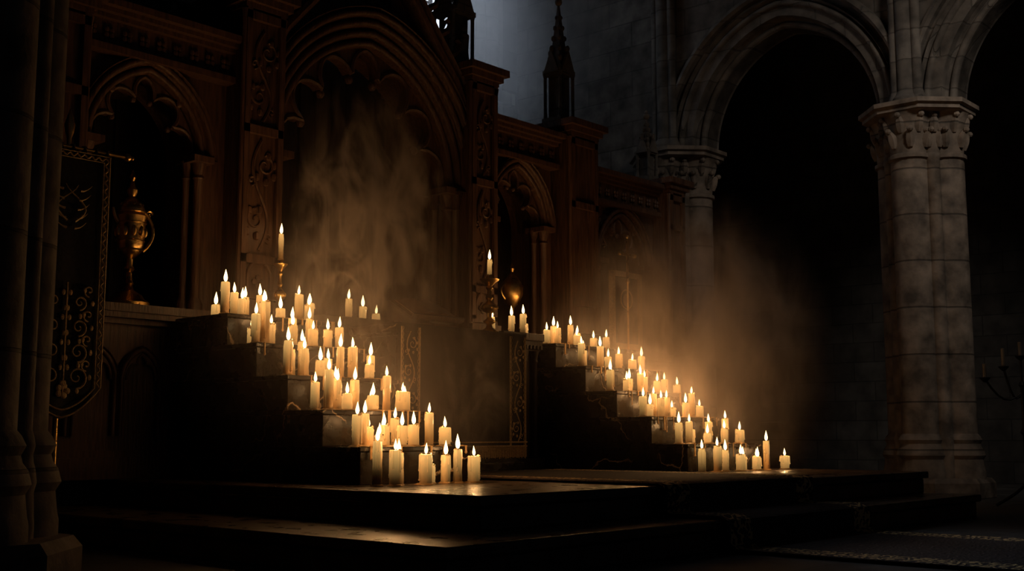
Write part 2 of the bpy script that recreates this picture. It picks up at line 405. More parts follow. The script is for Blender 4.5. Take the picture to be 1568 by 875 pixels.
row(K,P,f,[(10.05,6.42,35,12),(10.3,6.4,39,13),(10.52,6.44,32,12),(10.72,6.38,26,16),(10.86,6.44,22,14),(11.07,6.4,22,13),(11.2,6.46,20,12),(11.32,6.42,46,11),(11.64,6.38,22,16)])
row(K,P+HT[0],f,[(10.16,6.76,32,13),(10.38,6.78,34,11),(10.5,6.84,22,14),(10.72,6.76,34,12),(10.85,6.84,20,13),(11.0,6.74,24,12),(11.12,6.8,40,11),(11.38,6.78,22,16),(10.6,6.7,16,13)])
row(K,P+HT[1],f,[(10.16,7.2,32,13),(10.34,7.24,20,12),(10.46,7.18,30,13),(10.62,7.22,32,12),(10.78,7.26,16,14),(10.9,7.16,24,12),(11.08,7.2,40,12),(11.3,7.24,20,14),(10.55,7.34,38,11)])
row(K,P+HT[2],f,[(10.15,7.62,34,12),(10.26,7.7,32,10),(10.42,7.6,20,13),(10.55,7.66,22,12),(10.68,7.6,30,12),(10.84,7.66,26,12),(11.0,7.6,20,13),(11.2,7.64,24,13),(11.4,7.6,16,14),(10.9,7.76,34,11)])
row(K,P+HT[3],f,[(10.16,8.02,38,12),(10.3,8.1,28,12),(10.5,8.02,36,13),(10.7,8.06,20,13),(10.85,8.02,26,12),(10.98,8.12,24,12),(11.14,8.04,18,14),(11.35,8.06,26,12)])
row(K,P+HT[4],f,[(10.14,8.5,24,12),(10.26,8.44,28,12),(10.38,8.6,34,11),(10.52,8.46,36,11),(10.68,8.5,20,13),(10.82,8.6,26,11),(11.0,8.5,18,13),(11.25,8.5,22,12)])
row(K,1.93,f,[(9.72,8.66,30,11),(9.85,8.6,34,11),(9.98,8.7,20,13),(9.5,8.75,26,11)])
for y,h in zip(NOS,HT): K.drips(10.08,11.6,y,P+h,7)
CB=K.build('burning_candles',5.0)

# ------------------------------------------------------------ reredos
mb=MB(); Z1=1.93
mb.box(4.2,13.6,Y0-.08,Y0+1.5,P,Z1-.14)
for k,(dy,za,zb) in enumerate(((.12,Z1-.17,Z1-.12),(.17,Z1-.12,Z1-.07),(.19,Z1-.07,Z1))): mb.box(4.2,13.6,Y0-dy-.0,Y0+1.5,za,zb)
mb.box(4.2,13.6,Y0-.16,Y0,P,P+.18); mb.box(4.2,13.6,Y0-.12,Y0,P+.18,P+.24)
for c in [4.62,5.05,5.48,7.2,7.7,8.2,8.7,9.2,9.7,11.9,12.35,12.8,13.25]:
    A=arch(.16,.24,1.28,c); pr,_=rolls(1,.045,.02,-.03,.02); mb.sweep([(c-.16,.8)]+A+[(c+.16,.8)],pr,lambda u,d,z:(u,Y0-.08+d,z))
    cusps(mb,lambda u,d,z:(u,Y0-.08+d,z),c,.16,1.28,.24,.045,3,-.03,-.0,0,.01,.012)
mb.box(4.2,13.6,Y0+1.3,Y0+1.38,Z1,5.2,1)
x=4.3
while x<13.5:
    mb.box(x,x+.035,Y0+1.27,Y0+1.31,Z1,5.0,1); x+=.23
C=8.19; W=1.22; ZS=3.58; H=1.42
arch_wall(mb,MR,6.85,9.53,Z1,5.25,C,W,ZS,H,.12,.6)
pr,o=rolls(4,.075,.045,.05,.55); A=arch(W,H,ZS,C,26); mb.sweep([(C-W,ZS)]+A+[(C+W,ZS)],pr,MR)
cusps(mb,MR,C,W,ZS,H,.30,7,.14,.28,0,.028,.05)
for sg in (-1,1):
    for k,(q,dd,r) in enumerate(((0.02,.10,.055),(.10,.03,.045),(-.07,.22,.04))):
        ux=C+sg*(W+q); mb.lathe(ux,Y0+dd,[(r*1.6,Z1),(r*1.6,Z1+.08),(r*1.15,Z1+.13),(r,Z1+.18),(r,ZS-.22),(r*1.3,ZS-.2),(r*1.05,ZS-.17),(r*1.7,ZS-.05),(r*1.9,ZS)],14)
    mb.box(min(C+sg*(W-.14),C+sg*(W+.19)),max(C+sg*(W-.14),C+sg*(W+.19)),Y0-.06,Y0+.34,ZS-.03,ZS+.04)
gp=[(6.78,4.45),(7.0,4.85),(7.35,5.25),(7.75,5.75),(8.02,6.3),(C,6.9)]; gp2=gp+[(2*C-a,b) for a,b in gp[-2::-1]]
mb.prism([(7.3,5.2)]+[g for g in gp2 if g[1]>5.22]+[(2*C-7.3,5.2)],MR,.1,.4)
pr2=[(-.02,.2),(-.02,-.05),(.0,-.09),(.04,-.11),(.08,-.09),(.09,-.05),(.12,-.06),(.15,-.1),(.19,-.06),(.2,.2)]
mb.sweep(gp2,pr2,MR)
for i in range(1,len(gp2)-1):
    for t in (0,.5):
        a=gp2[i];b=gp2[i+1]; u=a[0]+(b[0]-a[0])*t; z=a[1]+(b[1]-a[1])*t; sg=-1 if u<C else 1
        mb.tube([MR(u+sg*.12,-.02,z+.12),MR(u+sg*.24,-.04,z+.2),MR(u+sg*.28,-.04,z+.3),MR(u+sg*.22,-.04,z+.34)],.045,6,0,lambda t:1.1-.5*t)
mb.ball(MR(C,.05,7.1),.12,.12,.2)
for u,z,r in ((7.08,4.95,.12),(2*C-7.08,4.95,.12),(C,5.5,.28)):
    for k in range(4):
        a=pi/4+k*pi/2; mb.tube([MR(u+r*.5*math.cos(a)+r*.5*math.cos(b*pi/8),.07,z+r*.5*math.sin(a)+r*.5*math.sin(b*pi/8)) for b in range(17)],.014,5)
    mb.tube([MR(u+r*1.15*math.cos(b*pi/12),.06,z+r*1.15*math.sin(b*pi/12)) for b in range(25)],.02,6)
def bay(c,hw,zs,h,u0,u1,top):
    arch_wall(mb,MR,u0,u1,Z1,top-.42,c,hw,zs,h,.1,.6)
    pr,o=rolls(2,.06,.04,.05,.5); mb.sweep([(c-hw,zs)]+arch(hw,h,zs,c)+[(c+hw,zs)],pr,MR)
    cusps(mb,MR,c,hw,zs,h,.17,5,.13,.24,0,.02,.03)
    for sg in (-1,1):
        for q,dd,r in ((.02,.08,.045),(-.05,.18,.035)):
            mb.lathe(c+sg*(hw+q),Y0+dd,[(r*1.6,Z1),(r*1.6,Z1+.08),(r,Z1+.15),(r,zs-.18),(r*1.3,zs-.16),(r,zs-.13),(r*1.8,zs)],12)
        a,b=sorted((c+sg*(hw-.1),c+sg*(hw+.12))); mb.box(a,b,Y0-.03,Y0+.28,zs-.02,zs+.04)
        for q in range(5):
            t=q/4; mb.ball(MR(c+sg*(hw*.62+t*.12),.09,zs+h*.72+t*.06+.03*math.sin(q*2)),.035,.02,.045,0,7,4)
        mb.tube([MR(a_,.09,b_) for a_,b_ in scroll((c+sg*hw*.82,zs+h*.78),.09,1.3,sg,0)],.013,5)
    mb.box(u0,u1,Y0+.02,Y0+1.4,top-.42,top-.1)
    for dy,za,zb in ((.06,top-.44,top-.38),(.04,top-.14,top-.1),(.1,top-.1,top-.06),(.17,top-.06,top)): mb.box(u0,u1,Y0-dy,Y0+1.4,za,zb)
    n=int((u1-u0)/.17)
    for k in range(n):
        u=u0+(k+.5)*(u1-u0)/n; z=top-.26
        for q in range(4):
            a=q*pi/2+pi/4; mb.ball(MR(u+.035*math.cos(a),.0,z+.035*math.sin(a)),.028,.02,.028,0,7,4)
bay(5.54,.55,3.36,.72,4.84,6.40,4.6)
bay(10.61,.50,3.36,.72,9.95,11.30,4.6)
bay(12.75,.50,3.1,.66,11.9,13.6,4.3)
def pil(u0,u1,top,carved=True,fwd=.2):
    mb.box(u0,u1,Y0-fwd+.03,Y0+1.4,Z1,top-.2)
    for a,b in ((u0,u0+.06),(u1-.06,u1)): mb.box(a,b,Y0-fwd-.02,Y0-fwd+.03,Z1+.18,top-.2)
    for z in (Z1+.18,2.45,3.7,top-.28): mb.box(u0,u1,Y0-fwd-.02,Y0-fwd+.03,z-.03,z+.05)
    for s_,t in ((u0,-1),(u1,1)): mb.lathe(s_,Y0-fwd+.02,[(.035,Z1+.1),(.028,Z1+.2),(.028,top-.3),(.04,top-.22)],10)
    c=(u0+u1)/2
    mb.box(u0-.06,u1+.06,Y0-fwd-.08,Y0+.7,Z1-.02,Z1+.06); mb.box(u0-.03,u1+.03,Y0-fwd-.05,Y0+.7,Z1+.06,Z1+.13)
    if carved:
        w=(u1-u0)-.12
        vine(mb,MR,c,2.55,3.62,w,-fwd+.02,.017,0); vine(mb,MR,c,3.8,top-.4,w,-fwd+.02,.015,0)
        pr,_=rolls(1,.03,.01,0,.02); mb.sweep([(c-w*.38,2.1)]+arch(w*.38,w*.5,2.28,c,8)+[(c+w*.38,2.1)],[(a,b-fwd) for a,b in pr],MR)
        for k in range(4): a=k*pi/2; mb.ball(MR(c+.04*math.cos(a),-fwd+.02,2.25+.04*math.sin(a)),.03,.02,.03,0,7,4)
    for e_,za,zb in ((.02,top-.2,top-.15),(.06,top-.15,top-.08),(.11,top-.08,top)): mb.box(u0-e_,u1+e_,Y0-fwd-e_,Y0+1.4+e_,za,zb)
pil(4.25,4.84,4.6,False,.15)
pil(6.40,6.85,5.1); pil(9.53,9.95,5.1); pil(11.35,11.88,4.8,False); pil(13.55,13.9,4.4,False)
RD=mb.build('gothic_reredos',[M_wood,M_wooddk])

def pinnacle(i,x,y,z,s,h,fig=False):
    mb=MB()
    mb.box(x-s,x+s,y-s,y+s,z,z+.12); mb.box(x-s*.6,x+s*.6,y-s*.6,y+s*.6,z+.12,z+.12+h*.38)
    zb=z+.12+h*.38
    for sx in (-1,1):
        for sy in (-1,1): mb.lathe(x+sx*s*.8,y+sy*s*.8,[(.03,z+.12),(.022,z+.18),(.022,zb-.06),(.035,zb)],8)
    mb.box(x-s*.95,x+s*.95,y-s*.95,y+s*.95,zb-.02,zb+.04)
    for dx,dy in ((0,-1),(-1,0),(1,0),(0,1)):
        Mg=(lambda u,d,zz,dx=dx,dy=dy:(x+dx*(s*.8+d)+dy*u,y+dy*(s*.8+d)-dx*u,zz))
        mb.prism([(-s*.8,zb),(s*.8,zb),(0,zb+s*1.9)],Mg,0,.04)
        mb.ball(Mg(0,.02,zb+s*2.0),.03,None,.045,0,7,5)
        if fig:
            p=Mg(0,.02,0); mb.lathe(p[0],p[1],[(.06,z+.12),(.05,z+.2),(.055,z+.32),(.06,z+.40),(.03,z+.43),(.022,z+.45),(.036,z+.48),(.034,z+.51),(.01,z+.54)],10)
    mb.lathe(x,y,[(s*.95,zb),(s*.6,zb+h*.2),(s*.08,zb+h*.6)],4,sq=True)
    for k in range(6):
        t=.06+k*.15; rr=s*.95*(1-t)*.72; zz=zb+h*.6*t
        for a in range(4):
            b=pi/4+a*pi/2; mb.ball((x+rr*1.35*math.cos(b),y+rr*1.35*math.sin(b),zz),.035*(1.2-t*.6),None,.045*(1.2-t*.6),0,7,5)
    mb.ball((x,y,zb+h*.62),.05,.05,.05); mb.ball((x,y,zb+h*.66),.03,.03,.06)
    mb.build('pinnacle_%d'%i,[M_stone],parent=RD)
pinnacle(1,9.62,9.5,5.1,.20,1.5,True); pinnacle(2,6.62,9.5,5.1,.20,1.5,True); pinnacle(3,11.6,9.5,4.8,.16,1.6); pinnacle(4,13.72,9.6,4.4,.12,.9)

# ------------------------------------------------------------ altar table, gradine, console
mb=MB()
mb.box(7.32,9.02,7.95,8.54,P,1.72); mb.box(7.27,9.07,7.88,8.55,1.75,1.82); mb.box(7.3,9.04,7.92,8.55,1.72,1.75)
mb.box(7.27,9.07,7.9,8.55,P,P+.1)
al=mb.build('altar_table',[M_marble],bevel=.008)
mb=MB()
mb.box(7.0,9.3,8.60,9.1,P,1.85); mb.box(6.97,9.33,8.56,9.1,1.85,1.93)
mb.box(7.0,9.3,8.585,8.62,1.78,1.85)
mb.build('gradine',[M_wooddk],bevel=.008,parent=al)
mb=MB(); MF=lambda u,d,z:(u,7.905+d,z)
n=44; A=[];fs=[]
for i in range(n+1):
    u=7.28+(1.78)*i/n; d=.012*math.sin(i*1.7)*(.5)
    for z in (1.83,1.3,.66): A.append(MF(u,-.03+d*(1 if z<1.8 else 0),z))
for i in range(n):
    for j in range(2): fs.append((i*3+j,(i+1)*3+j,(i+1)*3+j+1,i*3+j+1))
mb.add(A,fs,0)
mb.box(7.28,9.06,7.87,8.5,1.825,1.835,0)
for c in (7.43,8.92):
    for e_ in (-.115,.115): mb.tube([MF(c+e_,-.045,1.8),MF(c+e_,-.045,.68)],.008,5,1)
    for e_ in (-.095,.095): mb.tube([MF(c+e_+.006*math.sin(k*1.6),-.045,1.8-k*.014) for k in range(80)],.004,4,1)
    vine(mb,MF,c,.74,1.76,.17,-.045,.006,1)
for z in (.70,.74): mb.tube([MF(7.28,-.045,z),MF(9.06,-.045,z)],.007,5,1)
for k in range(150):
    u=7.285+k*.01185; mb.tube([MF(u,-.04,.7),MF(u+R.uniform(-.003,.003),-.04,.585+R.uniform(-.01,.01))],.0045,4,1)
ob=mb.build('frontal_cloth',[M_velvet,M_gold]); ob.parent=al
def console(x0,x1):
    mb=MB(); y0=8.45
    mb.box(x0+.05,x1-.03,y0+.12,9.1,P,1.75); mb.box(x0,x1,y0,9.1,P,P+.12)
    for e_,za,zb in ((.06,1.74,1.79),(.03,1.79,1.85),(0,1.85,1.93)): mb.box(x0+e_,x1,y0+e_,9.1,za,zb)
    n=4
    for k in range(n):
        u=x0+.08+(x1-x0-.16)*k/(n-1); r=.03
        mb.lathe(u,y0+.08,[(r*1.7,P+.12),(r*1.7,P+.18),(r,P+.25),(r*1.1,1.1),(r,1.6),(r*1.3,1.62),(r,1.65),(r*1.8,1.74)],12)
    u=x0+.03
    while u<x1-.03: mb.box(u,u+.03,y0+.01,y0+.06,1.755,1.80); u+=.06
    mb.build('carved_console',[M_wooddk],bevel=.004)
console(9.36,10.04)

# lectern + open book
mb=MB()
cx,cy,cz=7.86,8.12,1.836
tl=math.radians(30)
def MBk(u,v,w):
    return (cx+u,cy-.17+v*math.cos(tl)-w*math.sin(tl),cz+.05+v*math.sin(tl)+w*math.cos(tl))
def boxk(u0,u1,v0,v1,w0,w1,m):
    vs=[MBk(a,b,c) for a,b,c in ((u0,v0,w0),(u1,v0,w0),(u1,v1,w0),(u0,v1,w0),(u0,v0,w1),(u1,v0,w1),(u1,v1,w1),(u0,v1,w1))]
    mb.add(vs,[(0,3,2,1),(4,5,6,7),(0,1,5,4),(1,2,6,5),(2,3,7,6),(3,0,4,7)],m)
boxk(-.34,.34,0,.38,0,.022,0); boxk(-.34,.34,-.01,.015,.022,.06,0)
mb.box(cx-.28,cx+.28,cy-.18,cy+.16,cz,cz+.025,0)
for sg in (-1,1):
    u=cx+sg*.25; mb.prism([(cy-.17,cz+.02),(cy+.15,cz+.02),(cy+.15,cz+.23),(cy-.17,cz+.05)],lambda a,d,z,u=u:(u+d,a,z),-.015,.015,0)
boxk(-.31,.31,.02,.36,.022,.032,1)
for sg in (-1,1):
    L1=[]
    for k in range(9):
        t=k/8; L1.append((sg*(.004+.29*t),.032+.05*math.sin(pi*min(1,t*1.15+.08))**.7*(1-.55*t)+.004) if t<.8 else (sg*(.004+.29*t),.04))
    n=len(L1); vs=[];fs=[]
    for (u,w) in L1:
        vs+= [MBk(u,.03,.032),MBk(u,.03,w),MBk(u,.35,w),MBk(u,.35,.032)]
    for i in range(n-1):
        o=i*4
        for q in range(4): fs.append((o+q,o+(q+1)%4,o+4+(q+1)%4,o+4+q))
    fs+=[(0,1,2,3),(4*n-4,4*n-3,4*n-2,4*n-1)]
    mb.add(vs,fs,2)
mb.build('open_book_on_stand',[M_wood,M_leather,M_paper])

# ------------------------------------------------------------ candlesticks
def stick(x,y,z,h,s,name='brass_candlestick',ch=.2):
    mb=MB()
    pf=[(.10,0),(.105,.02),(.085,.035),(.06,.06),(.03,.1),(.022,.14),(.045,.17),(.05,.19),(.03,.215),(.018,.24),(.02,.30),(.05,.33),(.065,.37),(.06,.41),(.03,.45),(.018,.48),(.03,.51),(.02,.54),(.016,.62),(.03,.65),(.02,.68),(.05,.73),(.075,.76),(.08,.775),(.03,.78),(.024,.83)]
    k=h/.83
    mb.lathe(x,y,[(r*s,z+zz*k) for r,zz in pf],20,0)
    for q in range(3):
        a=q*2*pi/3+.4; mb.ball((x+.09*s*math.cos(a),y+.09*s*math.sin(a),z+.016),.022*s,None,.016,0,8,5)
    for q in range(6):
        a=q*pi/3; mb.ball((x+.062*s*math.cos(a),y+.062*s*math.sin(a),z+.38*k),.013*s,None,.03*k,0,6,4)
    b=mb.build(name,[M_brass])
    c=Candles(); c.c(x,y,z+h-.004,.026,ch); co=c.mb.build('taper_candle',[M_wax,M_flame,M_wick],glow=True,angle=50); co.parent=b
    li=bpy.data.lights.new('flame_light','POINT'); li.energy=3.4; li.color=FC; li.shadow_soft_size=.015
    lo=bpy.data.objects.new('flame_light',li); lo.location=(x,y,z+h+ch+.05); scene.collection.objects.link(lo); lo.parent=b
    return b
stick(6.72,8.9,P+HT[4],.62,.85,ch=.25)
stick(8.86,8.2,1.836,.62,1.3,ch=.17)

# golden urn with side handle
mb=MB(); x,y,z=5.40,9.32,Z1
pf=[(.19,0),(.195,.03),(.17,.05),(.15,.06),(.12,.10),(.055,.14),(.035,.18),(.05,.20),(.035,.22),(.026,.30),(.05,.33),(.03,.36),(.03,.42),(.07,.45),(.105,.49),(.12,.54),(.125,.62),(.13,.72),(.14,.78),(.145,.80),(.12,.83),(.125,.86),(.10,.91),(.06,.95),(.03,.98),(.045,1.01),(.05,1.04),(.025,1.07),(.015,1.12),(.03,1.15),(.005,1.22)]
mb.lathe(x,y,[(r*.95,z+zz) for r,zz in pf],28,0)
for zz,rr in ((.5,.11),(.58,.126),(.74,.135),(.84,.125)): mb.tube([(x+rr*.93*math.cos(a*pi/14),y+rr*.93*math.sin(a*pi/14),z+zz) for a in range(29)],.009,5,0)
for k in range(10):
    a=k*pi/5; mb.ball((x+.118*math.cos(a),y+.118*math.sin(a),z+.66),.027,.027,.05,0,8,6); mb.ball((x+.09*math.cos(a),y+.09*math.sin(a),z+.9),.016,None,.02,0,6,4)
mb.tube([(x+.12+.10*math.sin(t*pi/10)**.8,y,z+.50+.36*t/10) for t in range(11)],.016,7,0)
mb.tube([(x+.17+.04*math.cos(t*.6)*(1-t/14),y,z+.84+.04*math.sin(t*.6)*(1-t/14)) for t in range(13)],.012,6,0)
mb.tube([(x-.12-.06*t/6,y,z+.74+.12*(t/6)**2) for t in range(7)],.018,7,0,lambda t:1.2-.5*t)
mb.build('golden_urn',[M_brass])

mb=MB(); x,y,z=10.5,9.35,Z1
mb.lathe(x,y,[(.11,z),(.11,z+.03),(.05,z+.07),(.025,z+.12),(.04,z+.2),(.022,z+.25),(.03,z+.4),(.09,z+.46),(.13,z+.56),(.14,z+.66),(.12,z+.7),(.06,z+.78),(.02,z+.84),(.035,z+.88),(.005,z+.95)],24)
for sg in (-1,1): mb.tube([(x+sg*(.12+.07*math.sin(t*pi/8)),y,z+.5+.2*t/8) for t in range(9)],.011,6,0)
mb.build('brass_chalice',[M_brass])

# ------------------------------------------------------------ banner
mb=MB(); bx,by=4.13,7.98; hw=.30; zt=2.88; zb=1.15; zk=.92
MBn=lambda u,d,z:(bx+u,by+d,z)
nU=16;vs=[];fs=[]; nz=20
def bz(u):
    t=abs(u)/hw; return zk+(zb-zk)*(t**1.7)
for i in range(nU+1):
    u=-hw+2*hw*i/nU
    for k in range(nz+1):
        z=zt+(bz(u)-zt)*k/nz; vs.append(MBn(u,.014*math.sin(u*24)*(k/nz),z))
for i in range(nU):
    for k in range(nz): a=i*(nz+1)+k; fs.append((a,a+1,a+nz+2,a+nz+1))
mb.add(vs,fs,0)
dd=-.022
for ins in (.012,.06):
    us=[hw-ins-(2*(hw-ins))*k/20 for k in range(21)]
    path=[(-hw+ins,zt-ins),(hw-ins,zt-ins)]+[(u,bz(u)+ins*1.1) for u in us]+[(-hw+ins,zt-ins)]
    mb.tube([MBn(u,dd,z) for u,z in path],.006,5,1)
def rope(a,b,n):
    mb.tube([MBn(a[0]+(b[0]-a[0])*k/n+(.012*math.sin(k*1.5) if abs(b[0]-a[0])<.05 else 0),dd,a[1]+(b[1]-a[1])*k/n+(.012*math.sin(k*1.5) if abs(b[0]-a[0])>=.05 else 0)) for k in range(n+1)],.007,4,1)
rope((hw-.036,zt-.03),(hw-.036,zb),110); rope((-hw+.036,zt-.03),(-hw+.036,zb),110); rope((-hw+.03,zt-.036),(hw-.03,zt-.036),40)
for sg in (-1,1):
    for k in range(4):
        zc=1.22+k*.18
        mb.tube([MBn(a,dd,b) for a,b in scroll((sg*.10,zc),.085-.010*k,1.4,sg,-pi/2)],.008,5,1,lambda t:1-.4*t)
        mb.tube([MBn(a,dd,b) for a,b in scroll((sg*.17,zc+.09),.045,1.1,-sg,-pi/2)],.007,5,1)
        for q in range(5): mb.ball(MBn(sg*(.1+.1*math.cos(q*1.2)),dd,zc+.1*math.sin(q*1.2)),.015,.006,.022,1,6,4)
    mb.tube([MBn(sg*(.03+.08*math.sin(t*.5)),dd,2.35+.03*t) for t in range(10)],.009,5,1,lambda t:1.3-t)
    for k in range(5): mb.tube([MBn(sg*(.03+.03*k*.3+.09*t/6),dd,2.3+.07*k+.05*(t/6)**2) for t in range(7)],.008,5,1,lambda t:1.3-1.1*t)
mb.tube([MBn(0,dd,1.1),MBn(.0,dd,1.9)],.008,5,1)
for k in range(5):
    a=k*2*pi/5; mb.ball(MBn(.035*math.cos(a),dd,1.12+.035*math.sin(a)),.024,.008,.024,1,8,5)
mb.tube([MBn(-.42,0,zt+.02),MBn(.42,0,zt+.02)],.014,8,2)
for sg in (-1,1): mb.ball(MBn(sg*.44,0,zt+.02),.03,None,.03,2); mb.ball(MBn(sg*.48,0,zt+.02),.016,None,.016,2)
for k in range(7): mb.tube([MBn(-.27+.09*k,0,zt+.04),MBn(-.27+.09*k,0,zt-.01)],.02,6,0)
mb.lathe(bx,by+.06,[(.2,0),(.2,.03),(.05,.1),(.02,.16),(.016,zt+.1),(.03,zt+.14),(.04,zt+.2),(.004,zt+.32)],12,2)
mb.tube([MBn(0,.06,zt+.02),MBn(0,0,zt+.02)],.014,8,2)
mb.build('embroidered_banner',[M_velvet,M_gold,M_brass])

# ------------------------------------------------------------ icon frame
mb=MB(); fx=12.78; MI=lambda u,d,z:(u,Y0+.02+d,z)
for a,b,c,d in ((-.34,-.27,1.95,3.0),(.27,.34,1.95,3.0),(-.34,.34,1.95,2.03),(-.34,.34,2.93,3.0)): mb.prism([(fx+a,c),(fx+b,c),(fx+b,d),(fx+a,d)],MI,-.03,.03,0)
mb.prism([(fx-.28,2.0),(fx+.28,2.0),(fx+.28,2.96),(fx-.28,2.96)],MI,0,.02,1)
mb.ball(MI(fx,-.01,2.62),.075,.02,.09,2); mb.tube([MI(fx+.13*math.cos(k*pi/12),-.012,2.63+.13*math.sin(k*pi/12)) for k in range(25)],.01,5,0)
mb.prism([(fx-.2,2.05),(fx+.2,2.05),(fx+.16,2.38),(fx+.06,2.52),(fx-.06,2.52),(fx-.16,2.38)],MI,-.02,.0,3)
mb.build('framed_icon',[M_gold,M_wooddk,M_paper,M_leather])
mb=MB(); x,y=12.25,8.9
mb.lathe(x,y,[(.16,0),(.16,.04),(.04,.12),(.015,.2),(.013,2.75),(.03,2.78),(.013,2.83)],12)
mb.box(x-.018,x+.018,y-.01,y+.01,2.8,3.35); mb.box(x-.15,x+.15,y-.01,y+.01,3.12,3.155)
for p in ((-.16,3.137),(.16,3.137),(0,3.37)): mb.ball((x+p[0],y,p[1]),.03)
mb.build('processional_cross',[M_brass])

# ------------------------------------------------------------ clustered piers and arcade
def pier(mb,x,y,ztop,s=1.0,zb=0,cap=True):
    o=.34*s; rb=.25*s
    sh=[(x-o,y,rb),(x,y-o,rb),(x+o,y,rb),(x,y+o,rb)]+[(x+sx*o*.82,y+sy*o*.82,.10*s) for sx in (-1,1) for sy in (-1,1)]
    mb.lathe(x,y,[(.42*s,zb),(.42*s,ztop)],8,sq=True)
    for (a,b,r) in sh:
        mb.lathe(a,b,[(r*1.32,zb),(r*1.32,zb+.34),(r*1.28,zb+.38),(r*1.22,zb+.50),(r*1.34,zb+.55),(r*1.26,zb+.62),(r*1.14,zb+.66),(r*1.1,zb+.70),(r*1.2,zb+.75),(r*1.1,zb+.80),(r,zb+.83),(r,ztop-.78),(r*1.14,ztop-.76),(r*1.14,ztop-.71),(r*1.0,ztop-.69),(r*1.03,ztop-.55),(r*1.12,ztop-.35),(r*1.32,ztop-.17),(r*1.38,ztop-.15)],20)
        if cap:
            n=7 if r>.2*s else 4
            for lv in range(2):
                for k in range(n):
                    an=2*pi*(k+.5*lv)/n; ca,sa=math.cos(an),math.sin(an); zz=ztop-.62+lv*.2
                    pts=[(a+ca*r*(1.02+.02*t+.28*(t/5)**2.2),b+sa*r*(1.02+.02*t+.28*(t/5)**2.2),zz+.055*t-.012*max(0,t-3)**2) for t in range(6)]
                    mb.tube(pts,.05*s,6,0,lambda t:.5+.8*math.sin(pi*min(1,t+.1)))
                    mb.ball(pts[-1],.045*s,None,.04*s,0,7,5)
    for (rr,za,zc) in ((.74,ztop-.15,ztop-.08),(.79,ztop-.08,ztop)):
        mb.lathe(x,y,[(rr*s*.95,za),(rr*s,za+.02),(rr*s,zc)],8,sq=True)
    mb.lathe(x,y,[(.76*s,zb),(.76*s,zb+.2),(.71*s,zb+.26)],8,sq=True)
ZC=5.25
PY=(10.25,6.30,2.35)
mb=MB()
for y in PY: pier(mb,XA,y,ZC)
mb.build('clustered_column',[M_colstone])
mb=MB()
for cY in (8.28,4.33,.38):
    arch_wall(mb,MA,-cY-1.97,-cY+1.97,ZC,12.9,-cY,1.55,ZC,1.8,-.22,.35)
    A=arch(1.42,1.66,ZC,-cY,26)
    pr,o=rolls(3,.10,.11,-.02,.3); mb.sweep(A,pr,MA)
    pr3=[(.50,-.2),(.50,-.32),(.54,-.36),(.60,-.34),(.62,-.25),(.62,-.2)]; mb.sweep(A,pr3,MA)
    mb.strip(A,arch(1.56,1.81,ZC,-cY,26),MA,-.02,.35)
for y in PY:
    for dy,r in ((-.15,.07),(0,.12),(.15,.07)): mb.lathe(XA-.34,y+dy,[(r*1.6,ZC),(r*1.6,ZC+.1),(r*1.2,ZC+.16),(r,ZC+.22),(r,12.9)],14)
mb.box(XA-.3,XA+.35,10.25,13.4,0,12.9)
mb.build('wall_arcade',[M_stone])
mb=MB(); pier(mb,2.66,6.46,7.2,1.0)
for dx,dy in ((0,-.3),(.3,0),(.2,-.2)): mb.lathe(2.66+dx,6.46+dy,[(.14,7.2),(.14,12.9)],12)
mb.build('clustered_column',[M_colstone])

# ------------------------------------------------------------ iron candelabrum (unlit)
mb=MB(); x,y=13.95,4.60
for k in range(3):
    a=k*2*pi/3; mb.tube([(x+.34*math.cos(a)*(1-t/6)**1.5,y+.34*math.sin(a)*(1-t/6)**1.5,.02+.28*(t/6)) for t in range(7)],.018,7)
mb.lathe(x,y,[(.02,.2),(.02,.8),(.045,.84),(.02,.9),(.02,1.35),(.04,1.38),(.02,1.42)],12)
pos=[(-.42,1.45),(-.2,1.58),(0,1.7),(.2,1.58),(.42,1.45)]
for q,(u,z) in enumerate(pos):
    vx,vy=u*.665,-u*.747
    mb.tube([(x+vx*t/6,y+vy*t/6,1.30-.12*math.sin(pi*t/6)*(1 if u else 0)+(z-1.30)*(t/6)**2) for t in range(7)],.013,6)
    mb.lathe(x+vx,y+vy,[(.015,z-.04),(.055,z),(.06,z+.015),(.025,z+.02)],12)
    mb.lathe(x+vx,y+vy,[(.021,z+.02),(.021,z+.17+.05*(q%2)),(.008,z+.175+.05*(q%2))],10,1)
mb.build('iron_candelabrum',[M_iron,M_plainwax])

